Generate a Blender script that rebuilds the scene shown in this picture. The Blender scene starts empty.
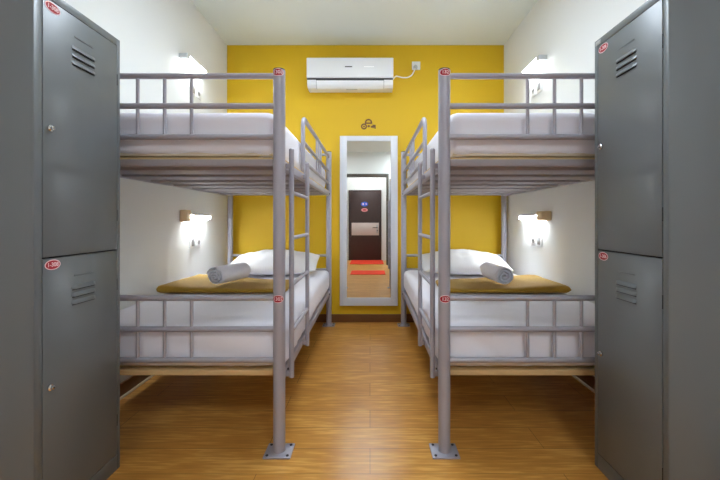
import bpy, bmesh, math, random
from mathutils import Vector, Matrix, noise
random.seed(7)
PI = math.pi
sc = bpy.context.scene
COL = sc.collection

# ---------------------------------------------------------------- materials
def srgb(r, g, b):
    f = lambda c: (c/255/12.92) if c/255 <= .04045 else ((c/255+.055)/1.055)**2.4
    return (f(r), f(g), f(b), 1)

def mat(name, col, rough=.5, metal=0, spec=.5, noise_scale=None, noise_amt=.06, bump=0, bump_scale=60, coat=0, stretch=None, sheen=0):
    m = bpy.data.materials.new(name); m.use_nodes = True
    nt = m.node_tree; p = nt.nodes['Principled BSDF']
    p.inputs['Base Color'].default_value = col
    p.inputs['Roughness'].default_value = rough
    p.inputs['Metallic'].default_value = metal
    p.inputs['Specular IOR Level'].default_value = spec
    p.inputs['Coat Weight'].default_value = coat
    p.inputs['Coat Roughness'].default_value = .2
    p.inputs['Sheen Weight'].default_value = sheen
    tc = nt.nodes.new('ShaderNodeTexCoord')
    src = tc.outputs['Object']
    if stretch:
        mp = nt.nodes.new('ShaderNodeMapping'); mp.inputs['Scale'].default_value = stretch
        nt.links.new(src, mp.inputs['Vector']); src = mp.outputs['Vector']
    if noise_scale:
        n = nt.nodes.new('ShaderNodeTexNoise'); n.inputs['Scale'].default_value = noise_scale; n.inputs['Detail'].default_value = 4
        nt.links.new(src, n.inputs['Vector'])
        mx = nt.nodes.new('ShaderNodeMix'); mx.data_type = 'RGBA'
        mx.inputs['A'].default_value = tuple(c*(1-noise_amt) for c in col[:3])+(1,)
        mx.inputs['B'].default_value = tuple(min(1, c*(1+noise_amt)) for c in col[:3])+(1,)
        nt.links.new(n.outputs['Fac'], mx.inputs['Factor'])
        nt.links.new(mx.outputs['Result'], p.inputs['Base Color'])
    if bump:
        n2 = nt.nodes.new('ShaderNodeTexNoise'); n2.inputs['Scale'].default_value = bump_scale; n2.inputs['Detail'].default_value = 3
        nt.links.new(src, n2.inputs['Vector'])
        b = nt.nodes.new('ShaderNodeBump'); b.inputs['Strength'].default_value = bump; b.inputs['Distance'].default_value = .01
        nt.links.new(n2.outputs['Fac'], b.inputs['Height'])
        nt.links.new(b.outputs['Normal'], p.inputs['Normal'])
    return m

def emit(name, col, strength):
    m = bpy.data.materials.new(name); m.use_nodes = True
    p = m.node_tree.nodes['Principled BSDF']
    p.inputs['Base Color'].default_value = col
    p.inputs['Emission Color'].default_value = col
    p.inputs['Emission Strength'].default_value = strength
    return m

def wood_floor():
    m = bpy.data.materials.new('laminate floor'); m.use_nodes = True
    nt = m.node_tree; N = nt.nodes; L = nt.links; p = N['Principled BSDF']
    tc = N.new('ShaderNodeTexCoord')
    br = N.new('ShaderNodeTexBrick')
    br.inputs['Scale'].default_value = 1
    br.inputs['Brick Width'].default_value = 1.21; br.inputs['Row Height'].default_value = .165
    br.inputs['Mortar Size'].default_value = .0012; br.inputs['Mortar Smooth'].default_value = .3
    br.inputs['Bias'].default_value = 0
    br.inputs['Color1'].default_value = (0, 0, 0, 1); br.inputs['Color2'].default_value = (1, 1, 1, 1)
    br.inputs['Mortar'].default_value = (.5, .5, .5, 1)
    br.offset = .37
    L.new(tc.outputs['Object'], br.inputs['Vector'])
    mp = N.new('ShaderNodeMapping'); mp.inputs['Scale'].default_value = (.9, 9, 1)
    L.new(tc.outputs['Object'], mp.inputs['Vector'])
    g = N.new('ShaderNodeTexNoise'); g.inputs['Scale'].default_value = 7; g.inputs['Detail'].default_value = 8; g.inputs['Distortion'].default_value = .3
    L.new(mp.outputs['Vector'], g.inputs['Vector'])
    mp2 = N.new('ShaderNodeMapping'); mp2.inputs['Scale'].default_value = (1.2, 4.0, 1)
    L.new(tc.outputs['Object'], mp2.inputs['Vector'])
    g2 = N.new('ShaderNodeTexNoise'); g2.inputs['Scale'].default_value = 2.2; g2.inputs['Detail'].default_value = 3
    L.new(mp2.outputs['Vector'], g2.inputs['Vector'])
    a1 = N.new('ShaderNodeMath'); a1.operation = 'MULTIPLY_ADD'; a1.inputs[1].default_value = .10
    L.new(br.outputs['Color'], a1.inputs[0]); L.new(g.outputs['Fac'], a1.inputs[2])
    a2 = N.new('ShaderNodeMath'); a2.operation = 'MULTIPLY_ADD'; a2.inputs[1].default_value = .45
    L.new(g2.outputs['Fac'], a2.inputs[0]); L.new(a1.outputs[0], a2.inputs[2])
    cr = N.new('ShaderNodeValToRGB')
    e = cr.color_ramp.elements
    e[0].position = .30; e[0].color = srgb(166, 109, 44)
    e[1].position = 1.25; e[1].color = srgb(230, 178, 98)
    mid = e.new(.78); mid.color = srgb(204, 145, 68)
    L.new(a2.outputs[0], cr.inputs['Fac'])
    mx = N.new('ShaderNodeMix'); mx.data_type = 'RGBA'
    L.new(br.outputs['Fac'], mx.inputs['Factor']); L.new(cr.outputs['Color'], mx.inputs['A'])
    mx.inputs['B'].default_value = srgb(112, 66, 24)
    L.new(mx.outputs['Result'], p.inputs['Base Color'])
    p.inputs['Roughness'].default_value = .3
    p.inputs['Specular IOR Level'].default_value = .45
    bp = N.new('ShaderNodeBump'); bp.inputs['Strength'].default_value = .06; bp.inputs['Distance'].default_value = .005
    L.new(g.outputs['Fac'], bp.inputs['Height']); L.new(bp.outputs['Normal'], p.inputs['Normal'])
    return m

M = {}
M['floor'] = wood_floor()
M['white_wall'] = mat('white wall paint', srgb(226, 228, 226), .75, noise_scale=1.5, noise_amt=.015, bump=.03, bump_scale=90)
M['ceiling'] = mat('ceiling paint', srgb(216, 222, 216), .85, noise_scale=1.2, noise_amt=.015)
M['yellow'] = mat('yellow wall paint', srgb(219, 178, 10), .6, noise_scale=2, noise_amt=.03, bump=.03, bump_scale=120)
M['baseboard'] = mat('brown skirting wood', srgb(112, 70, 32), .4, noise_scale=6, noise_amt=.2, stretch=(1, 1, 8))
M['joint'] = mat('pale floor joint', srgb(205, 190, 165), .6, noise_scale=8)
M['bed'] = mat('silver bed paint', srgb(168, 166, 178), .40, metal=.2, noise_scale=5, noise_amt=.03)
M['slat'] = mat('matt grey steel slats', srgb(150, 144, 150), .75, noise_scale=5, noise_amt=.03)
M['bolt'] = mat('dark bolt steel', srgb(70, 68, 70), .4, metal=.8, noise_scale=20)
M['cap'] = mat('dark post plug', srgb(58, 42, 40), .5, noise_scale=20)
M['board'] = mat('plywood bed board', srgb(203, 172, 122), .7, noise_scale=9, noise_amt=.14, stretch=(1, 1, 6))
M['sheet'] = mat('white cotton sheet', srgb(231, 230, 239), .85, noise_scale=3, noise_amt=.015, bump=.12, bump_scale=9, sheen=.1)
M['ticking'] = mat('cream mattress ticking', srgb(214, 202, 182), .9, noise_scale=20, noise_amt=.05)
M['pillow'] = mat('white pillow cotton', srgb(238, 239, 242), .85, noise_scale=4, noise_amt=.015, bump=.16, bump_scale=14, sheen=.1)
M['towel'] = mat('white terry towel', srgb(233, 231, 240), .95, noise_scale=60, noise_amt=.05, bump=.6, bump_scale=260, sheen=.3)
M['blanket'] = mat('mustard brown blanket', srgb(164, 126, 28), .85, noise_scale=25, noise_amt=.10, bump=.2, bump_scale=120, sheen=.08)
M['locker'] = mat('grey locker enamel', srgb(104, 110, 114), .40, metal=.1, noise_scale=1.3, noise_amt=.05, coat=.15)
M['gap'] = mat('dark gap', srgb(28, 28, 30), .8, noise_scale=20)
M['chrome'] = mat('chrome', srgb(225, 225, 225), .15, metal=1, noise_scale=30, noise_amt=.02)
M['red'] = mat('red sticker vinyl', srgb(172, 16, 44), .4, noise_scale=40, noise_amt=.04)
M['sticker_white'] = mat('white sticker print', srgb(244, 214, 220), .5, noise_scale=40, noise_amt=.02)
M['plate_label'] = mat('pale aluminium label', srgb(170, 172, 172), .4, metal=.3, noise_scale=60, noise_amt=.1)
M['lamp_body'] = mat('cream lamp plastic', srgb(226, 200, 158), .5, noise_scale=10, noise_amt=.03)
M['tube'] = emit('lit lamp tube', (.90, .96, 1, 1), 30)
M['plastic'] = mat('white plastic', srgb(236, 237, 238), .4, noise_scale=8, noise_amt=.01)
M['plastic_grey'] = mat('light grey plastic', srgb(188, 192, 194), .4, noise_scale=8, noise_amt=.01)
M['socket_grey'] = mat('grey socket plastic', srgb(150, 150, 150), .4, noise_scale=8)
M['dark_plastic'] = mat('dark grey plastic', srgb(62, 62, 64), .5, noise_scale=8)
M['display'] = emit('lit display', (1, 1, 1, 1), .18)
M['mirror'] = mat('mirror silvering', (.86, .88, .87, 1), .01, metal=1, noise_scale=2, noise_amt=.005)
M['mirror_frame'] = mat('white lacquer frame', srgb(222, 226, 234), .4, noise_scale=8, noise_amt=.01)
M['decal'] = mat('brown decal vinyl', srgb(104, 66, 12), .5, noise_scale=50)
M['door'] = mat('dark wenge door', srgb(62, 46, 44), .45, noise_scale=5, noise_amt=.2, stretch=(6, 6, 1))
M['steel'] = mat('brushed steel plate', srgb(214, 202, 198), .45, metal=.3, noise_scale=12, noise_amt=.06, stretch=(1, 1, 9))
M['blue'] = mat('blue sign', srgb(44, 96, 214), .5, noise_scale=30, noise_amt=.04)
M['pink'] = mat('pale red sign', srgb(232, 150, 150), .5, noise_scale=30, noise_amt=.04)
M['mat'] = mat('red doormat', srgb(232, 58, 26), .95, noise_scale=40, noise_amt=.12, bump=.5, bump_scale=200)
M['portal'] = mat('dark grey brown trim', srgb(78, 72, 62), .5, noise_scale=6, noise_amt=.1)
M['diffuser'] = emit('lit diffuser', (.80, .90, 1, 1), 11)
M['entry_fill'] = emit('added entry fill panel', (.80, .90, 1, 1), 14)  # glow of the added fill light at the entrance end
M['entry_fill_dim'] = emit('dimmer added entry fill panel', (.80, .90, 1, 1), 5)
M['vest_diffuser'] = emit('lit vestibule diffuser', (.92, .95, 1, 1), 14)

# ---------------------------------------------------------------- mesh builder
class MB:
    def __init__(s):
        s.bm = bmesh.new(); s.mats = []
    def mi(s, m):
        if m not in s.mats: s.mats.append(m)
        return s.mats.index(m)
    def _new(s, before, m, smooth=False):
        i = s.mi(m)
        for f in s.bm.faces:
            if f not in before:
                f.material_index = i; f.smooth = smooth
    def box(s, lo, hi, m, bev=0, seg=2):
        before = set(s.bm.faces)
        lo, hi = Vector(lo), Vector(hi)
        c = (lo+hi)/2; d = hi-lo
        r = bmesh.ops.create_cube(s.bm, size=1, matrix=Matrix.Translation(c) @ Matrix.Diagonal((d.x, d.y, d.z, 1)))
        if bev:
            es = {e for v in r['verts'] for e in v.link_edges}
            bmesh.ops.bevel(s.bm, geom=list(es), offset=bev, segments=seg, affect='EDGES', profile=.5)
        s._new(before, m, False); return s
    def tube(s, pts, r, m, seg=14, caps=True):
        before = set(s.bm.faces)
        pts = [Vector(p) for p in pts]; rings = []
        n = len(pts); t0 = (pts[1]-pts[0]).normalized()
        up = Vector((0, 0, 1)) if abs(t0.z) < .9 else Vector((1, 0, 0))
        u = t0.cross(up).normalized()
        for i, p in enumerate(pts):
            t = ((pts[min(i+1, n-1)]-pts[max(i-1, 0)])).normalized()
            u = (u-t*u.dot(t)).normalized(); v = t.cross(u)
            rr = r[i] if isinstance(r, (list, tuple)) else r
            rings.append([s.bm.verts.new(p+(u*math.cos(a)+v*math.sin(a))*rr) for a in (2*PI*k/seg for k in range(seg))])
        for a, b in zip(rings, rings[1:]):
            for k in range(seg):
                s.bm.faces.new((a[k], a[(k+1) % seg], b[(k+1) % seg], b[k]))
        if caps:
            s.bm.faces.new(rings[0][::-1]); s.bm.faces.new(rings[-1])
        s._new(before, m, True); return s
    def prism(s, outline, plane, a, b, m, smooth=False):
        """outline 2D points; plane 'xy','yz','xz'; extruded between a and b on the third axis"""
        before = set(s.bm.faces)
        def P(p, h):
            return {'xy': (p[0], p[1], h), 'yz': (h, p[0], p[1]), 'xz': (p[0], h, p[1])}[plane]
        A = [s.bm.verts.new(P(p, a)) for p in outline]; B = [s.bm.verts.new(P(p, b)) for p in outline]
        n = len(outline)
        s.bm.faces.new(A[::-1]); s.bm.faces.new(B)
        side = []
        for k in range(n):
            side.append(s.bm.faces.new((A[k], A[(k+1) % n], B[(k+1) % n], B[k])))
        s._new(before, m, False)
        if smooth:
            for f in side: f.smooth = True
        return s
    def text(s, txt, size, m, matrix, depth=.0004):
        cu = bpy.data.curves.new('t', 'FONT'); cu.body = txt; cu.size = size; cu.extrude = depth; cu.offset = size*.02
        cu.align_x = 'CENTER'; cu.align_y = 'CENTER'
        o = bpy.data.objects.new('t', cu); COL.objects.link(o)
        dg = bpy.context.evaluated_depsgraph_get()
        me = bpy.data.meshes.new_from_object(o.evaluated_get(dg))
        me.transform(matrix)
        before = set(s.bm.faces)
        s.bm.from_mesh(me)
        s._new(before, m, False)
        bpy.data.objects.remove(o); bpy.data.curves.remove(cu); bpy.data.meshes.remove(me)
        return s
    def build(s, name, parent=None, sharp=35, loc=None):
        bmesh.ops.recalc_face_normals(s.bm, faces=s.bm.faces[:])
        me = bpy.data.meshes.new(name); s.bm.to_mesh(me); s.bm.free()
        for m in s.mats: me.materials.append(m)
        try: me.set_sharp_from_angle(angle=math.radians(sharp))
        except Exception: pass
        o = bpy.data.objects.new(name, me); COL.objects.link(o)
        if parent: o.parent = parent
        if loc: o.location = loc
        return o

def tag(o, label, cat, group=None, kind=None):
    o['label'] = label; o['category'] = cat
    if group: o['group'] = group
    if kind: o['kind'] = kind
    return o

def thing(name, label, cat, loc=(0, 0, 0), rz=0, group=None):
    o = bpy.data.objects.new(name, None); COL.objects.link(o)
    o.location = loc; o.rotation_euler = (0, 0, rz); o.empty_display_size = .1
    return tag(o, label, cat, group)

def empty(name, parent):
    o = bpy.data.objects.new(name, None); COL.objects.link(o); o.parent = parent; o.empty_display_size = .05
    return o

def struct(o, label, cat):
    o['kind'] = 'structure'; o['label'] = label; o['category'] = cat
    return o

def arc(cx, cy, r, a0, a1, n):
    return [(cx+r*math.cos(a0+(a1-a0)*k/n), cy+r*math.sin(a0+(a1-a0)*k/n)) for k in range(n+1)]

# ---------------------------------------------------------------- the room
XL, XR, YB, YP, YD, H = -1.403, 1.314, 3.70, -1.70, -2.95, 2.716
T = .1
struct(MB().box((XL-T, YD-T, -.1), (XR+T, YB+T, 0), M['floor']).build('floor'), 'glossy honey brown laminate plank floor', 'floor')
struct(MB().box((XL-T, YD-T, H), (XR+T, YB+T, H+T), M['ceiling']).build('ceiling'), 'plain pale grey white ceiling', 'ceiling')
struct(MB().box((XL-T, YD-T, 0), (XL, YB+T, H), M['white_wall']).build('wall_left'), 'white side wall along the left bunk', 'wall')
struct(MB().box((XR, YD-T, 0), (XR+T, YB+T, H), M['white_wall']).build('wall_right'), 'white side wall along the right bunk', 'wall')
struct(MB().box((XL, YB, 0), (XR, YB+T, H), M['yellow']).build('wall_back'), 'bright yellow painted end wall behind the mirror', 'wall')
OX0, OX1, OZ = -.85, .43, 2.16
pw = MB()
pw.box((XL, YP-.12, 0), (OX0, YP, H), M['white_wall']); pw.box((OX1, YP-.12, 0), (XR, YP, H), M['white_wall'])
pw.box((OX0, YP-.12, OZ), (OX1, YP, H), M['white_wall'])
struct(pw.build('wall_partition'), 'white partition wall with open doorway, seen in the mirror', 'wall')
struct(MB().box((XL, YD-T, 0), (XR, YD, H), M['white_wall']).build('wall_front'), 'white wall around the dark door, seen in the mirror', 'wall')
t = MB()
t.box((OX0-.02, YP-.13, 0), (OX0+.035, YP+.015, OZ+.03), M['portal'], .004)
t.box((OX1-.035, YP-.13, 0), (OX1+.02, YP+.015, OZ+.03), M['portal'], .004)
t.box((OX0+.035, YP-.13, OZ-.04), (OX1-.035, YP+.015, OZ+.03), M['portal'], .004)
struct(t.build('trim_1'), 'dark door lining around the open doorway, seen in the mirror', 'trim')
struct(MB().box((XL+.012, YB-.014, 0), (XR-.012, YB-.0005, .078), M['baseboard'], .003).build('baseboard_back'), 'brown wooden skirting at the foot of the yellow wall', 'baseboard')
struct(MB().box((XL+.0005, YP, 0.0), (XL+.012, YB-.0005, .085), M['baseboard'], .003).build('baseboard_left'), 'brown wooden skirting under the left bunk', 'baseboard')
struct(MB().box((XR-.012, YP, 0.0), (XR-.0005, YB-.0005, .085), M['baseboard'], .003).build('baseboard_right'), 'brown wooden skirting under the right bunk', 'baseboard')
struct(MB().tube([(XL+.013, 1.0, .006), (XL+.013, YB-.02, .006)], .008, M['joint']).build('trim_2'), 'pale joint strip along the floor at the left wall', 'trim')
struct(MB().tube([(XR-.013, 1.0, .006), (XR-.013, YB-.02, .006)], .008, M['joint']).build('trim_3'), 'pale joint strip along the floor at the right wall', 'trim')

# the entrance door, seen in the mirror
DX0, DX1, DH = -.535, .262, 1.865
d = MB().box((DX0, YD+.001, .004), (DX1, YD+.045, DH), M['door'], .004).build('door_1')
struct(d, 'dark brown entrance door with pale steel band, seen in the mirror', 'door')
MB().box((DX0-.05, YD+.001, 0), (DX0, YD+.03, DH+.05), M['door'], .003).box((DX1, YD+.001, 0), (DX1+.05, YD+.03, DH+.05), M['door'], .003)\
    .box((DX0, YD+.001, DH), (DX1, YD+.03, DH+.05), M['door'], .003).build('door_frame', d)
MB().box((DX0+.035, YD+.045, .68), (DX1-.02, YD+.049, 1.02), M['steel'], .001).build('push_plate', d)
hd = MB()
hd.box((.175, YD+.049, .74), (.222, YD+.058, .96), M['plastic_grey'], .003)
hd.tube([(.198, YD+.058, .89), (.198, YD+.10, .89), (.17, YD+.105, .89), (.07, YD+.105, .89)], .010, M['bolt'], 10)
hd.tube([(.198, YD+.058, .81), (.198, YD+.066, .81)], .014, M['bolt'], 12)
hd.build('door_handle', d)

def ell(cx, cy, a, b, n=36):
    return [(cx+a*math.cos(2*PI*k/n), cy+b*math.sin(2*PI*k/n)) for k in range(n)]
sg = MB()
sg.prism(ell(-.15, 1.53, .095, .062), 'xz', YD+.0452, YD+.049, M['blue'])
sg.prism(ell(-.185, 1.53, .024, .028), 'xz', YD+.0491, YD+.050, M['sticker_white'])
sg.prism(ell(-.105, 1.53, .016, .022), 'xz', YD+.0491, YD+.050, M['sticker_white'])
tag(sg.build('door_sign'), 'blue oval sign on the dark door, seen in the mirror', 'sign')
sg = MB()
sg.prism(ell(-.15, 1.37, .09, .048), 'xz', YD+.0452, YD+.049, M['pink'])
sg.prism(ell(-.15, 1.37, .05, .018), 'xz', YD+.0491, YD+.050, M['red'])
tag(sg.build('door_sign'), 'pale red oval sign below the blue one, seen in the mirror', 'sign')

def soft_box(mb, lo, hi, r, m, nx, ny, nz, disp=None):
    """rounded box on an even grid, optionally displaced"""
    lo, hi = Vector(lo), Vector(hi); c = (lo+hi)/2; h = (hi-lo)/2
    bm = mb.bm; cache = {}; before = set(bm.faces)
    rx = Vector((min(r, h.x), min(r, h.y), min(r, h.z)))
    inner = h-rx
    def V(i, j, k):
        key = (i, j, k)
        if key in cache: return cache[key]
        p = Vector(((2*i/nx-1)*h.x, (2*j/ny-1)*h.y, (2*k/nz-1)*h.z))
        q = Vector([max(-inner[a], min(inner[a], p[a])) for a in range(3)])
        dv = p-q
        dn = Vector([dv[a]/rx[a] if rx[a] else 0 for a in range(3)])
        if dn.length > 1e-9:
            dn.normalize()
            n = dn.copy(); p = q+Vector([dn[a]*rx[a] for a in range(3)])
        else: n = Vector((0, 0, 1))
        w = p+c
        if disp: w = disp(w, n)
        cache[key] = bm.verts.new(w); return cache[key]
    def face(a, b, cc, dd):
        bm.faces.new((a, b, cc, dd))
    for i in range(nx):
        for j in range(ny):
            for k in (0, nz): face(V(i, j, k), V(i+1, j, k), V(i+1, j+1, k), V(i, j+1, k))
    for i in range(nx):
        for k in range(nz):
            for j in (0, ny): face(V(i, j, k), V(i+1, j, k), V(i+1, j, k+1), V(i, j, k+1))
    for j in range(ny):
        for k in range(nz):
            for i in (0, nx): face(V(i, j, k), V(i, j+1, k), V(i, j+1, k+1), V(i, j, k+1))
    mb._new(before, m, True)

for (y0, y1, x0, x1, lab) in ((-.50, .10, -.38, .30, 'red mat in the room nearer the mirror, seen in the mirror'),
                              (-2.87, -1.85, -.50, .34, 'red mat lying at the foot of the dark door, seen in the mirror')):
    b = MB(); soft_box(b, (x0, y0, .001), (x1, y1, .014), .006, M['mat'], 14, 12, 2)
    tag(b.build('door_mat'), lab, 'mat', 'red doormats')

# ---------------------------------------------------------------- stickers
def curved_sticker(parent, cx, cy, cz, R, a, b, txt, name='number_sticker'):
    """oval wrapped on a post of radius R, facing -Y"""
    mb = MB()
    def wrap(me_pts, rad):
        return [Vector((cx+rad*math.sin(p[0]/R), cy-rad*math.cos(p[0]/R), cz+p[1])) for p in me_pts]
    def patch(aa, bb, r0, m):
        before = set(mb.bm.faces)
        nr, na = 5, 30
        cv = mb.bm.verts.new(wrap([(0, 0)], r0)[0]); prev = None
        for i in range(1, nr+1):
            ring = [mb.bm.verts.new(w) for w in wrap(ell(0, 0, aa*i/nr, bb*i/nr, na), r0)]
            for k in range(na):
                if prev is None: mb.bm.faces.new((cv, ring[k], ring[(k+1) % na]))
                else: mb.bm.faces.new((prev[k], ring[k], ring[(k+1) % na], prev[(k+1) % na]))
            prev = ring
        mb._new(before, m, True)
    patch(a, b, R+.0007, M['sticker_white'])
    patch(a*.88, b*.84, R+.0012, M['red'])
    n0 = len(mb.bm.verts)
    mb.text(txt, b*1.2, M['sticker_white'], Matrix.Identity(4), depth=.0001)
    mb.bm.verts.ensure_lookup_table()
    for v in list(mb.bm.verts)[n0:]:
        x, y, z = v.co
        v.co = wrap([(x, y)], R+.0017+z)[0]
    return mb.build(name, parent)

# ---------------------------------------------------------------- bunk beds
FY, HY = 1.625, 3.58           # foot and head post planes
PR = .0256

def rail_tube(p0, p1, r, name, parent):
    return MB().tube([p0, p1], r, M['bed']).build(name, parent)

def bunk_bed(xi, xo, label, txts, uc):
    """xi: inner (aisle) post x, xo: wall post x; local origin on the floor at the inner foot post"""
    s = 1 if xo > xi else -1
    W = abs(xo-xi)
    root = thing('bunk_bed', label, 'bunk bed', (xi, FY, 0), 0, 'silver steel bunk beds')
    L = HY-FY
    X = lambda u: s*u          # u measured from the aisle post towards the wall
    for (u, v, inner, foot) in ((0, 0, 1, 1), (0, L, 1, 0), (W, 0, 0, 1), (W, L, 0, 0)):
        p = MB()
        p.tube([(X(u), v, .004), (X(u), v, 1.643)], PR, M['bed'], 28)
        # joint collar line where the upper bed stacks on the lower one
        p.tube([(X(u), v, 1.196), (X(u), v, 1.202)], PR+.0012, M['bed'], 28)
        po = p.build('post', root)
        b = MB(); b.box((X(u)-.058, v-.052, .0005), (X(u)+.058, v+.052, .008), M['bed'], .002)
        for dx in (-.043, .043):
            for dy in (-.038, .038):
                b.tube([(X(u)+dx, v+dy, .008), (X(u)+dx, v+dy, .0105)], .006, M['bolt'], 10)
        b.build('base_plate', po)
        c = MB(); c.tube([(X(u), v, 1.6431), (X(u), v, 1.648), (X(u), v, 1.652)], [PR, PR*.96, PR*.6], M['cap'], 24)
        c.build('post_cap', po)
        if inner and foot:
            curved_sticker(po, X(u), v, 1.628, PR, .026, .0165, txts[0])
            curved_sticker(po, X(u), v, .664, PR, .026, .0165, txts[1])
    # end rails and spindles
    for v in (0, L):
        for zs in ((1.62, 1.491, 1.358), (.664, .530, .397)):
            for z in zs:
                rail_tube((X(PR-.004), v, z), (X(W-PR+.004), v, z), .0125, 'end_rail', root)
            for k in (-1, 0, 1):
                u = uc+k*.116
                rail_tube((X(u), v, zs[2]+.006), (X(u), v, zs[0]-.006), .0075, 'spindle', root)
    # decks
    for zt in (.338, 1.263):
        rh = .044 if zt < 1 else .036
        for u in (0, W):
            b = MB(); b.box((min(X(u)-.014, X(u)+.014), PR-.004, zt-rh), (max(X(u)-.014, X(u)+.014), L-PR+.004, zt), M['bed'], .004)
            for v in (.10, L-.10):
                b.tube([(X(u)-s*.014, v, zt-.022), (X(u)-s*.019, v, zt-.022)], .008, M['bolt'], 10)
            b.build('side_rail', root)
        sb = MB()
        for v in ((.014, L-.014) if zt > 1 else (.13, L-.13)):
            sb.box((min(X(.014), X(W-.014)), v-.012, zt-.034+(.004 if zt > 1 else 0)), (max(X(.014), X(W-.014)), v+.012, zt-(.001 if zt > 1 else .022)), M['slat'], .003)  # end bars in darker slat grey; shade put into the upper bar's colour
        n = 7
        for k in range(n):
            v = .19+k*.262
            sb.box((min(X(.0145), X(W-.0145)), v-.085, zt-.034), (max(X(.0145), X(W-.0145)), v+.085, zt-(.0012 if zt > 1 else .022)), M['slat'], .003)
        sb.build('slat_base', root)
        bb = MB(); bb.box((min(X(-.006), X(W+.006)), PR+.004, zt+.0005), (max(X(-.006), X(W+.006)), L-PR-.004, zt+.0115), M['board'], .002) if zt > 1 else bb.box((min(X(.016), X(W-.016)), PR+.003, zt-.020), (max(X(.016), X(W-.016)), L-PR-.003, zt+.0025), M['board'], .002)
        bb.build('bed_board', root)
    # ladder on the aisle side
    lad = empty('ladder', root)
    lu = -.040; y1, y2 = .062, .485
    for y in (y1, y2):
        MB().tube([(X(lu), y, .297), (X(lu), y, 1.315), (X(lu), y, 1.320)], [.0115, .0115, .007], M['bed'], 16).build('ladder_rail', lad)
        for z in (.315, 1.24):
            MB().box((min(X(lu+.005), X(-.0145)), y-.009, z-.012), (max(X(lu+.005), X(-.0145)), y+.009, z+.012), M['bed'], .002).build('bracket', lad)
    for z in (1.123, .919, .710, .503):
        MB().tube([(X(lu), y1+.008, z), (X(lu), y2-.008, z)], .0095, M['bed'], 12).build('rung', lad)
    # guard rail on the aisle side of the upper bunk
    g = empty('guard_rail', root)
    gy = .575; zt = 1.60
    pts = [(0, gy, 1.262), (0, gy, zt-.05)]
    for k in range(1, 7):
        a = PI/2*k/6
        pts.append((0, gy+.05-.05*math.cos(a), zt-.05+.05*math.sin(a)))
    pts.append((0, L-PR+.004, zt))
    MB().tube(pts, .0125, M['bed'], 14).build('top_rail', g)
    for z in (1.458, 1.345):
        MB().tube([(0, gy+.008, z), (0, L-PR+.004, z)], .0110, M['bed'], 12).build('cross_rail', g)
    for y in (1.14, 1.255, 1.37):
        MB().tube([(0, y, 1.35), (0, y, zt-.006)], .007, M['bed'], 10).build('spindle', g)
    return root

bunk_bed(-.391, -1.328, 'silver steel bunk bed with ladder along the left wall, beside the left locker', ('1308', '1302'), .494)
bunk_bed(.320, 1.272, 'silver steel bunk bed with ladder along the right wall, beside the right locker', ('132', '132'), .475)

# ---------------------------------------------------------------- bedding
def mattress(x0, x1, zb, h, label, seed, lower):
    y0, y1 = FY+.034, HY-.036
    m = MB(); soft_box(m, (x0+.012, y0+.010, zb), (x1-.012, y1-.010, zb+h*.8), .03, M['ticking'], 10, 20, 5)
    root = m.build('mattress')
    tag(root, label, 'mattress', 'mattresses in white sheets')
    inner = x1 if x0 < 0 else x0
    off = Vector((seed*3.1, seed*1.7, 0))
    def disp(w, n):
        t = (w.z-zb)/h
        side = 1-abs(n.z)
        q = w+off
        # broad sag and soft creases
        dz = .004*noise.noise(Vector((q.x*3, q.y*2.2, 0)))
        cr = 0
        if lower:
            near = math.exp(-((w.y-y0)/.75)**2)*math.exp(-((w.x-inner)/.5)**2)
            dd = (q.x*1.6+q.y*2.4*(-1 if x0 < 0 else 1)+q.z*3.5)
            cr = .017*near*abs(math.sin(dd*7+2.0*noise.noise(q*3)))
            cr += .006*noise.noise(Vector((q.x*9, q.y*9, q.z*2.5)))
        else:
            cr = .004*noise.noise(Vector((q.x*8, q.y*8, q.z*3)))
        o = w.copy()
        o.z += dz*max(0, n.z)
        dirn = Vector((n.x, n.y, n.z))
        o += dirn*(cr*(.45 if n.z > .5 else .8)-.006*side*max(0, 1-t*3))
        # frilled hem
        if n.z < -.3: o.z = w.z
        if t < .12: o.z += .006*abs(noise.noise(Vector((q.x*11, q.y*11, 4))))
        # keep out of posts
        return o
    b = MB(); soft_box(b, (x0, y0, zb+(.0015 if lower else .005)), (x1, y1, zb+h), .045, M['sheet'], 44, 78, 12, disp)
    b.build('fitted_sheet', root)
    return root

LX0, LX1, RX0, RX1 = -1.325, -.368, .302, 1.282
def inset(a): return a
mattress(-1.335, -.378, .3425, .191, 'white sheeted mattress on the lower berth of the left bunk', 1, True)
mattress(.312, 1.284, .3425, .191, 'white sheeted mattress on the lower berth of the right bunk', 2, True)
mattress(-1.335, -.412, 1.2765, .206, 'white sheeted mattress on the upper berth of the left bunk', 3, False)
mattress(.346, 1.284, 1.2765, .206, 'white sheeted mattress on the upper berth of the right bunk', 4, False)

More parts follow.
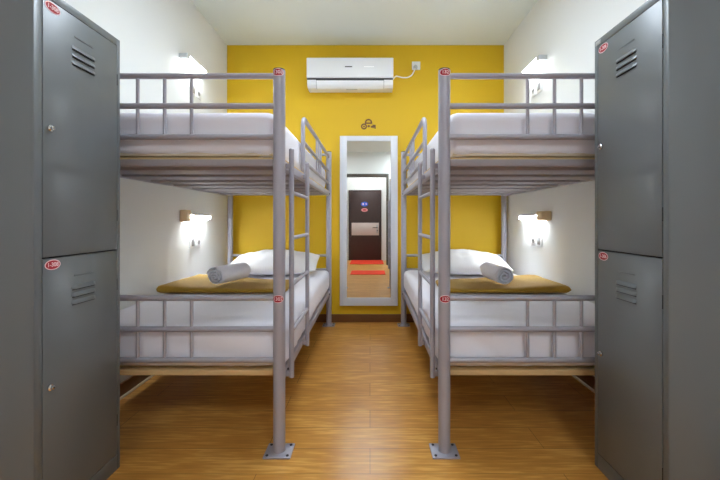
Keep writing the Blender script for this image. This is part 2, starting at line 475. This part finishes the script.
def pillow(cx, cy, cz, w, d, h, rz, tilt, label, seed):
    mb = MB(); bm = mb.bm; n, k = 40, 28; before = set(bm.faces); rows = {}
    for side in (1, -1):
        for i in range(n+1):
            for j in range(k+1):
                u, v = 2*i/n-1, 2*j/k-1
                edge = i in (0, n) or j in (0, k)
                if edge and side < 0: rows[(side, i, j)] = rows[(1, i, j)]; continue
                th = max(0, (1-abs(u)**2.2)*(1-abs(v)**2.0))**.62
                x = u*w/2*(1-.03*(1-v*v)*abs(u)**4-.035*abs(u*v)**6)
                y = v*d/2*(1-.04*(1-u*u)*abs(v)**4-.05*abs(u*v)**6)
                q = Vector((x*7+seed*5, y*7, side*2+seed))
                ang = math.atan2(v, u)
                wr = .012*noise.noise(q)+.010*noise.noise(q*2.3)+.005*noise.noise(q*5)
                wr += .012*math.sin(u*24+3*noise.noise(Vector((u*2+seed, v*2, 0))))*max(0, abs(u)-.25)*(1-abs(v))
                z = side*(h*(.54 if side > 0 else .46))*th+(wr*th if side > 0 else 0)
                rows[(side, i, j)] = bm.verts.new((x, y, z+.012*math.sin(u*3+seed)*0))
        for i in range(n):
            for j in range(k):
                try: bm.faces.new((rows[(side, i, j)], rows[(side, i+1, j)], rows[(side, i+1, j+1)], rows[(side, i, j+1)]))
                except ValueError: pass
    mb._new(before, M['pillow'], True)
    o = mb.build('pillow', sharp=180)
    o.location = (cx, cy, cz); o.rotation_euler = (tilt, 0, rz)
    return tag(o, label, 'pillow', 'white pillows')

pillow(-.815, 3.24, .633, .745, .46, .18, .04, .20, 'plump white pillow at the head of the left lower berth', 1)
pillow(.80, 3.24, .633, .74, .46, .175, -.04, .20, 'plump white pillow at the head of the right lower berth', 2)

def blanket(near0, near1, far0, far1, zb, h0, h1, label, seed):
    """folded blanket lying on the sheet; corners as (x,y), edge 0 is the wall side; fold faces the foot end"""
    mb = MB(); bm = mb.bm; before = set(bm.faces)
    nu = 48
    # cross-section in (v, w): v 0 (near fold) .. 1 (far edge), w 0 .. 1 height; two layers with a slit at the far end
    prof = []
    def lay(v0, v1, w, n):
        return [(v0+(v1-v0)*i/n, w) for i in range(n+1)]
    top = lay(.06, .97, 1.0, 14)
    farfold = [(.985, .97), (.995, .85), (.99, .68), (.97, .56), (.90, .53)]
    inn = [(.5, .515), (.85, .49)]
    farlow = [(.95, .47), (.975, .36), (.982, .2), (.97, .05), (.95, .0)]
    bot = lay(.93, .05, 0, 10)
    fold = [(.025, .05), (.006, .2), (-.004, .42), (-.004, .62), (.006, .82), (.028, .95)]
    prof = top+farfold+inn+farlow+bot+fold
    n = len(prof); rings = []
    for i in range(nu+1):
        u = i/nu
        a = Vector(near0).lerp(Vector(near1), u); b = Vector(far0).lerp(Vector(far1), u)
        hh = h0+(h1-h0)*min(1, u*1.6)
        endr = 1.0
        e = min(u, 1-u)/.045
        if e < 1: endr = .72+.28*math.sqrt(max(0, 1-(1-e)**2))
        ring = []
        for (v, w) in prof:
            p = a.lerp(b, v)
            q = Vector((p.x*5+seed*9, p.y*5, seed))
            wav = noise.noise(q)
            z = zb+hh*(.5+(w-.5)*endr)*1.0+(.014-.008*min(1, u*3))*(wav+.4*noise.noise(q*2.7))*w*(.5+.5*v)
            z = max(z, zb+.0008)
            yy = p.y+.010*noise.noise(Vector((p.x*4+seed, 0, 7)))
            xx = p.x+(.012*noise.noise(Vector((v*4, w*3, seed))) if i in (0, nu) else 0)
            ring.append(bm.verts.new((xx, yy, z)))
        rings.append(ring)
    for r0, r1 in zip(rings, rings[1:]):
        for k in range(n):
            bm.faces.new((r0[k], r0[(k+1) % n], r1[(k+1) % n], r1[k]))
    # caps (fan strips)
    for ring, fl in ((rings[0], 0), (rings[-1], 1)):
        f = bm.faces.new(ring if fl else ring[::-1])
        bmesh.ops.triangulate(bm, faces=[f])
    mb._new(before, M['blanket'], True)
    return tag(mb.build('blanket', sharp=60), label, 'blanket', 'folded mustard blankets')

ZB = .541
blanket((-1.325, 2.34), (-.53, 2.36), (-1.315, 2.88), (-.55, 2.74), ZB, .052, .028, 'folded mustard brown blanket across the left lower berth', 1)
blanket((1.245, 2.34), (.45, 2.36), (1.225, 2.88), (.48, 2.74), ZB, .052, .028, 'folded mustard brown blanket across the right lower berth', 2)

def towel(p0, p1, R, zc, label, seed):
    mb = MB(); bm = mb.bm; before = set(bm.faces)
    p0 = Vector(p0); p1 = Vector(p1); ax = (p1-p0); Ln = ax.length; ax.normalize()
    sd = Vector((ax.y, -ax.x, 0))
    turns, n = 3.1, 130
    pitch = (R-.008)/turns
    th = pitch*.58
    nl = 26
    def sec(l):
        outer, innr = [], []
        for i in range(n+1):
            a = i/n*turns*2*PI
            r = .008+pitch*a/(2*PI)
            wob = 1+.05*noise.noise(Vector((math.cos(a)*1.2+seed*4, math.sin(a)*1.2, l*4)))
            o = []
            for rr in (r, max(.002, r-th)):
                e = min(l, 1-l)*Ln
                lip = 1-.10*max(0, 1-e/.012)**2 if rr == r and i > n*.7 else 1
                q = rr*wob*lip
                push = .006*noise.noise(Vector((a*.7+seed, 3, 0)))*(1 if l < .5 else -1)*max(0, 1-e/.02)
                pos = p0+ax*(l*Ln+push)+sd*(q*math.cos(a+2.2))*1.06+Vector((0, 0, zc+q*math.sin(a+2.2)*.94))
                o.append(pos)
            outer.append(o[0]); innr.append(o[1])
        return outer+innr[::-1]
    rings = []
    for j in range(nl+1):
        l = j/nl
        rings.append([bm.verts.new(p) for p in sec(l)])
    N = len(rings[0])
    for r0, r1 in zip(rings, rings[1:]):
        for k in range(N):
            bm.faces.new((r0[k], r0[(k+1) % N], r1[(k+1) % N], r1[k]))
    for ring in (rings[0], rings[-1]):
        for i in range(n):
            bm.faces.new((ring[i], ring[i+1], ring[N-2-i], ring[N-1-i]))
    mb._new(before, M['towel'], True)
    return tag(mb.build('rolled_towel', sharp=50), label, 'towel', 'rolled white towels')

towel((-.982, 2.385, 0), (-.892, 2.67, 0), .068, .642, 'rolled white towel on the blanket of the left lower berth', 1)
towel((.852, 2.385, 0), (.835, 2.67, 0), .068, .642, 'rolled white towel on the blanket of the right lower berth', 2)

# ---------------------------------------------------------------- lockers
def locker(loc, rz, label, w, fl, fh, plate):
    """local: front face at x=0 facing +x, width along y (0..w), depth towards -x"""
    dp, h = .375, 1.7255
    root = thing('locker', label, 'locker', loc, rz, 'grey steel lockers')
    b = MB()
    b.box((-dp, 0, .002), (-.003, .018, h), M['locker'], .002)
    b.box((-dp, w-.018, .002), (-.003, w, h), M['locker'], .002)
    b.box((-dp, .018, .002), (-dp+.012, w-.018, h), M['locker'])
    b.box((-dp+.012, .018, h-.02), (-.003, w-.018, h), M['locker'])
    b.box((-dp+.012, .018, .03), (-.003, w-.018, .05), M['locker'])
    b.box((-dp+.012, .018, .872), (-.02, w-.018, .888), M['locker'])
    # front frame
    b.box((-.003, 0, .002), (0, fl, h), M['locker'], .001)
    b.box((-.003, w-fh, .002), (0, w, h), M['locker'], .001)
    b.box((-.003, fl, h-.027), (0, w-fh, h), M['locker'], .001)
    b.box((-.003, fl, .002), (0, w-fh, .062), M['locker'], .001)
    b.box((-.022, fl, .06), (-.016, w-fh, h-.027), M['gap'])
    b.build('body', root)
    if plate:
        MB().box((.0003, w-.045 if plate > 0 else .008, h-.022), (.0015, w-.012 if plate > 0 else .041, h-.006), M['plate_label'], .0004).build('label_plate', root)
    return root

def locker_doors(root, w, fl, fh, flip, txts):
    """flip 0: lock towards low y; 1: lock towards high y"""
    for (z0, z1, txt) in ((.883, 1.696, txts[0]), (.0645, .878, txts[1])):
        lo, hi = fl+.0025, w-fh-.0025
        Y = (lambda t: hi-t) if flip else (lambda t: lo+t)
        d = MB(); d.box((-.014, lo, z0), (.0005, hi, z1), M['locker'], .0015)
        # pressed louvres
        c = (z1-.108)
        ya, yb = sorted((Y(.112), Y(.222)))
        for k in range(3):
            zc = c-k*.0255
            d.box((.0004, ya+.003, zc-.0098), (.0012, yb-.003, zc-.0062), M['gap'])
            out = [(.0004, zc+.0075), (.0022, zc+.0062), (.0058, zc-.0035), (.0066, zc-.0062), (.0045, zc-.0064), (.0004, zc-.0058)]
            before = set(d.bm.faces)
            n = 16; rings = []
            for i in range(n+1):
                u = i/n; y = ya+(yb-ya)*u
                e = min(u, 1-u)/.10
                sc_ = 1 if e >= 1 else math.sqrt(max(.02, 1-(1-e)**2))
                rings.append([d.bm.verts.new((.0004+(p[0]-.0004)*sc_, y, zc+(p[1]-zc)*(.6+.4*sc_))) for p in out])
            m = len(out)
            for a, b2 in zip(rings, rings[1:]):
                for q in range(m): d.bm.faces.new((a[q], a[(q+1) % m], b2[(q+1) % m], b2[q]))
            d.bm.faces.new(rings[0]); d.bm.faces.new(rings[-1][::-1])
            d._new(before, M['locker'], True)
        # embossed card holder
        ya2, yb2 = ya+.012, yb-.012
        zc = z1-.068
        d.box((.0004, ya2, zc-.003), (.002, yb2, zc+.003), M['locker'], .0012)
        do = d.build('door', root)
        # lock
        zl = (z0+z1)/2; yl = Y(.024)
        lk = MB(); lk.tube([(.0006, yl, zl), (.006, yl, zl), (.0085, yl, zl)], [.0105, .0105, .0075], M['chrome'], 20)
        lk.tube([(.0085, yl, zl), (.014, yl, zl), (.015, yl, zl)], [.0065, .006, .004], M['chrome'], 16)
        lk.box((.0149, yl-.001, zl-.003), (.0155, yl+.001, zl+.003), M['gap'])
        lk.build('lock', do)
        # hinges
        for zz in (z0+.135, z1-.135):
            yh = Y(hi-lo)+(.0012 if not flip else -.0012)
            MB().tube([(-.0015, yh, zz-.022), (-.0015, yh, zz+.022)], .0028, M['gap'], 10).build('hinge', do)
        # number sticker
        st = MB(); ys = Y(.036); zs = z1-.0205
        st.prism(ell(ys, zs, .030, .0165), 'yz', .0008, .0012, M['sticker_white'])
        st.prism(ell(ys, zs, .0265, .0138), 'yz', .00125, .0016, M['red'])
        mtx = Matrix.Translation((.0019, ys, zs)) @ Matrix(((0, 0, 1, 0), (1, 0, 0, 0), (0, 1, 0, 0), (0, 0, 0, 1)))
        st.text(txt, .0185, M['sticker_white'], mtx, .0002)
        st.build('number_sticker', do)

lk = locker((-1.012, 1.134, 0), 0, 'grey steel two-door locker at the foot of the left bunk', .392, .029, .016, 0)
locker_doors(lk, .392, .029, .016, 0, ('1-308', '1-308'))
lk = locker((.917, 1.539, 0), PI, 'grey steel two-door locker at the foot of the right bunk', .381, .020, .022, -1)
locker_doors(lk, .381, .020, .022, 0, ('1-306', '1-306'))

# ---------------------------------------------------------------- wall lamps and sockets
def wall_lamp(s, z, label, y0, dp, ln, hh, mm):
    """s=-1 on the left wall, +1 on the right; built along +y from its mount"""
    xw = XL if s < 0 else XR
    root = thing('wall_lamp', label, 'wall lamp', (xw, y0, z), 0, 'lit wall lamps'); e0 = (3.18 if z < 2 else 3.10)-y0
    i = -s                                    # into the room
    bx = lambda a, b: (min(i*a, i*b), max(i*a, i*b))
    x0, x1 = bx(.0008, dp)
    MB().box((x0, 0, -hh), (x1, ln, hh), M[mm], min(.008, hh*.4), 3).build('mount', root)
    x0, x1 = bx(.001, .070)
    a = MB(); a.prism([(i*.0008, .018), (i*.066, .018), (i*.072, .010), (i*.072, .002), (i*.066, .012), (i*.0008, .012)], 'xz', ln+.0005, e0, M['plastic'])
    a.build('reflector', root)
    t = MB()
    pts = [(i*.040, ln+.0006, -.012), (i*.040, e0-.04, -.012), (i*.040, e0-.028, -.012), (i*.040, e0-.022, -.012)]
    t.tube(pts, [.020, .020, .015, .006], M['tube'], 18)
    t.build('tube', root)
    e = MB(); e.box((bx(.02, .066)[0], e0-.014, -.026), (bx(.02, .066)[1], e0-.0005, .011), M['plastic'], .003); e.build('end_cap', root)
    return root

wall_lamp(-1, 1.030, 'lit wall lamp above the left lower berth', 2.775, .056, .065, .045, 'lamp_body')
wall_lamp(1, 1.030, 'lit wall lamp above the right lower berth', 2.722, .068, .11, .034, 'lamp_body')
wall_lamp(-1, 2.208, 'lit wall lamp high above the left upper berth', 2.76, .066, .05, .018, 'plastic_grey')
wall_lamp(1, 2.208, 'lit wall lamp high above the right upper berth', 2.79, .066, .05, .018, 'plastic_grey')

def wall_socket(s, y, z, label):
    xw = XL if s < 0 else XR
    i = -s
    root = thing('wall_socket', label, 'socket', (xw, y, z), 0, 'sockets below the wall lamps')
    bx = lambda a, b: (min(i*a, i*b), max(i*a, i*b))
    x0, x1 = bx(.0006, .010)
    for k, yy in enumerate((0, .10)):
        MB().box((x0, yy-.043, -.043), (x1, yy+.043, .043), M['plastic'], .004).build('plate', root)
    x0, x1 = bx(.0101, .014)
    MB().box((x0, -.022, -.028), (x1, .022, .028), M['socket_grey'], .002).build('switch', root)
    so = MB()
    so.tube([(i*.0101, .10, 0), (i*.012, .10, 0)], .022, M['socket_grey'], 22)
    for dy in (-.009, .009):
        so.tube([(i*.0120, .10+dy, 0), (i*.0128, .10+dy, 0)], .004, M['gap'], 10)
    so.build('outlet', root)
    return root
wall_socket(-1, 2.965, .822, 'white switch and socket below the lamp of the left lower berth')
wall_socket(1, 2.91, .838, 'white switch and socket below the lamp of the right lower berth')
wall_socket(-1, 2.97, 2.03, 'white switch and socket below the lamp of the left upper berth')
wall_socket(1, 2.91, 2.03, 'white switch and socket below the lamp of the right upper berth')

# ---------------------------------------------------------------- air conditioner
ac = thing('air_conditioner', 'white split air conditioner on the yellow wall under the ceiling', 'air conditioner', (0, YB, 0))
A0, A1 = -.588, .216
b = MB()
prof = [(-.0008, 2.500), (-.17, 2.500), (-.185, 2.494), (-.185, 2.318), (-.175, 2.312), (-.178, 2.295), (-.168, 2.262), (-.145, 2.244), (-.06, 2.240), (-.0008, 2.250)]
b.prism(prof, 'yz', A0, A1, M['plastic'])
b.build('body', ac)
fp = MB(); fp.box((A0-.001, -.205, 2.322), (A1+.001, -.1852, 2.506), M['plastic'], .005, 3); fp.build('front_panel', ac)
gp = MB(); gp.box((A0+.002, -.1885, 2.3115), (A1-.002, -.17, 2.3215), M['dark_plastic']); gp.box((A0+.085, -.1835, 2.288), (A1-.085, -.17, 2.3114), M['dark_plastic']); gp.build('air_slot', ac)
fl = MB()
fo = [(-.190, 2.300), (-.187, 2.276), (-.177, 2.254), (-.158, 2.238), (-.150, 2.234), (-.144, 2.238), (-.156, 2.249), (-.169, 2.263), (-.177, 2.280), (-.179, 2.300)]
fl.prism(fo, 'yz', A0+.088, A1-.088, M['plastic'], smooth=True); fl.build('flap', ac)
se = MB()
for xx in (A0+.0855, A1-.0875): se.prism(fo, 'yz', xx, xx+.002, M['dark_plastic'])
se.build('seam', ac)
MB().box((-.232, -.2062, 2.417), (-.165, -.2052, 2.426), M['dark_plastic']).build('badge', ac)
MB().box((-.055, -.2062, 2.418), (.035, -.2052, 2.425), M['display'], .0002).build('display', ac)
MB().box((-.225, -.14, 2.2365), (-.120, -.11, 2.2398), M['plastic_grey']).build('nameplate', ac)
cd = MB()
cp = [(A1, -.08, 2.345), (A1+.03, -.06, 2.385), (A1+.06, -.03, 2.396), (A1+.10, -.016, 2.392), (A1+.15, -.014, 2.394), (A1+.19, -.014, 2.415), (A1+.212, -.018, 2.45), (A1+.222, -.024, 2.475), (A1+.228, -.024, 2.49)]
def smooth_path(P, n=5):
    P = [Vector(p) for p in P]; out = []
    for i in range(len(P)-1):
        p0, p1, p2, p3 = P[max(i-1, 0)], P[i], P[i+1], P[min(i+2, len(P)-1)]
        for k in range(n):
            t = k/n
            out.append(.5*((2*p1)+(p2-p0)*t+(2*p0-5*p1+4*p2-p3)*t*t+(3*p1-p0-3*p2+p3)*t**3))
    return out+[P[-1]]
cd.tube(smooth_path(cp), .0062, M['plastic'], 10); cd.build('power_cord', ac)
MB().tube([(A1+.228, -.012, 2.495), (A1+.228, -.036, 2.495), (A1+.228, -.04, 2.495)], [.017, .015, .010], M['plastic_grey'], 16).build('plug', ac)
so = thing('wall_socket', 'white wall socket beside the air conditioner, with its plug in', 'socket', (.452, YB, 2.512))
MB().box((-.041, -.010, -.041), (.041, -.0006, .041), M['plastic'], .004).build('plate', so)
MB().tube([(-.008, -.0101, -.017), (-.008, -.0117, -.017)], .021, M['plastic_grey'], 22).build('outlet', so)

# ---------------------------------------------------------------- mirror and decal
TH = math.radians(-.42)
mr = thing('wall_mirror', 'tall wall mirror in a white frame on the yellow wall between the bunks', 'mirror', (0, YB-.006, .166))
mr.rotation_euler = (TH, 0, 0)          # the top leans back a hair
mr.location = (0, YB-.0165, .166)
MX0, MX1, MZ = -.294, .270, 1.655
fb = MB(); fw = .068
y0, y1 = -.022, -.001
def bev_bar(lo, hi): fb.box(lo, hi, M['mirror_frame'], .004, 2)
bev_bar((MX0, y0, 0), (MX0+fw, y1, MZ)); bev_bar((MX1-fw, y0, 0), (MX1, y1, MZ))
bev_bar((MX0+fw-.002, y0+.0004, 0), (MX1-fw+.002, y1, .078)); bev_bar((MX0+fw-.002, y0+.0004, MZ-.052), (MX1-fw+.002, y1, MZ))
fb.build('mirror_frame', mr)
MB().box((MX0+fw-.003, -.012, .075), (MX1-fw+.003, -.008, MZ-.049), M['mirror']).build('mirror_glass', mr)

dc = thing('wall_decal', 'small brown three-icon decal on the yellow wall above the mirror', 'decal', (0, YB, 0))
K = 1/101.9
def px(x, y): return ((x-370)*K, 1+(220-y)*K)
ya, yb = -.0016, -.0004
def ring2(mb, c, r, wd, a0=0, a1=2*PI, n=24):
    outer = arc(c[0], c[1], r, a0, a1, n); innr = arc(c[0], c[1], r-wd, a0, a1, n)
    for k in range(n):
        mb.prism([outer[k], outer[k+1], innr[k+1], innr[k]], 'xz', ya, yb, M['decal'])
i1 = MB(); ring2(i1, px(364, 126.5), .030, .014); i1.prism(ell(*px(364, 126.5), .009, .009, 14), 'xz', ya, yb, M['decal']); i1.build('icon', dc)
i2 = MB(); ring2(i2, px(368.5, 122.5), .036, .015, 0, PI, 14)
c = px(368.5, 122.5); i2.prism([(c[0]-.036, c[1]-.014), (c[0]+.036, c[1]-.014), (c[0]+.036, c[1]), (c[0]-.036, c[1])], 'xz', ya, yb, M['decal']); i2.build('icon', dc)
i3 = MB(); c = px(373.5, 126.5)
i3.prism([(c[0]-.026, c[1]-.012), (c[0]-.006, c[1]-.012), (c[0]-.006, c[1]-.020), (c[0]+.006, c[1]-.008), (c[0]+.010, c[1]-.022), (c[0]+.022, c[1]-.022), (c[0]+.022, c[1]+.016), (c[0]-.010, c[1]+.018), (c[0]-.010, c[1]+.006), (c[0]-.026, c[1]+.004)], 'xz', ya, yb, M['decal']); i3.build('icon', dc)
i4 = MB(); i4.prism(ell(*px(368.7, 126.2), .013, .011, 16), 'xz', ya, yb, M['decal']); i4.build('icon', dc)

# ---------------------------------------------------------------- ceiling lamps above the frame; the entrance-end pair is added fill
def ceiling_light(x, y, sx, sy, dm, label):
    r = thing('ceiling_light', label, 'ceiling light', (x, y, H), 0, 'ceiling lights')
    f = MB()
    f.box((-sx/2-.02, -sy/2-.02, -.045), (sx/2+.02, -sy/2, -.0006), M['plastic'], .003); f.box((-sx/2-.02, sy/2, -.045), (sx/2+.02, sy/2+.02, -.0006), M['plastic'], .003)
    f.box((-sx/2-.02, -sy/2, -.045), (-sx/2, sy/2, -.0006), M['plastic'], .003); f.box((sx/2, -sy/2, -.045), (sx/2+.02, sy/2, -.0006), M['plastic'], .003)
    f.build('frame', r)
    MB().box((-sx/2, -sy/2, -.040), (sx/2, sy/2, -.030), dm).build('diffuser', r)
ceiling_light(-.04, 2.0, .55, .55, M['diffuser'], 'square ceiling light above the aisle between the bunks')
ceiling_light(-.93, -1.0, .5, .5, M['entry_fill_dim'], 'added unseen fill light at the entrance end, on the left lockers side')  # added out of view, kept dim so the left locker side stays darker
ceiling_light(.86, -1.0, .5, .5, M['entry_fill'], 'added unseen fill light at the entrance end, on the right lockers side')  # added out of view of camera and mirror, brightens the lower berths
ceiling_light(-.04, -2.30, .45, .45, M['vest_diffuser'], 'square ceiling light inside the entrance before the dark door')

# ---------------------------------------------------------------- camera and view
w = bpy.data.worlds.new('World'); sc.world = w; w.use_nodes = True
w.node_tree.nodes['Background'].inputs[0].default_value = (.5, .55, .6, 1)
w.node_tree.nodes['Background'].inputs[1].default_value = .3
cam = bpy.data.cameras.new('camera'); co = bpy.data.objects.new('camera', cam); COL.objects.link(co)
co.location = (0, 0, 1.0); co.rotation_euler = (PI/2, 0, 0)
cam.sensor_width = 36; cam.lens = 377/720*36
cam.shift_x = -10/720; cam.shift_y = -20/720
cam.clip_start = .02
sc.camera = co
sc.view_settings.view_transform = 'Standard'; sc.view_settings.look = 'None'
sc.view_settings.gamma = 1; sc.view_settings.use_curve_mapping = False
sc.view_settings.exposure = 1.38
sc.cycles.use_denoising = True
sc.cycles.max_bounces = 12; sc.cycles.diffuse_bounces = 8
sc.cycles.sample_clamp_indirect = 8
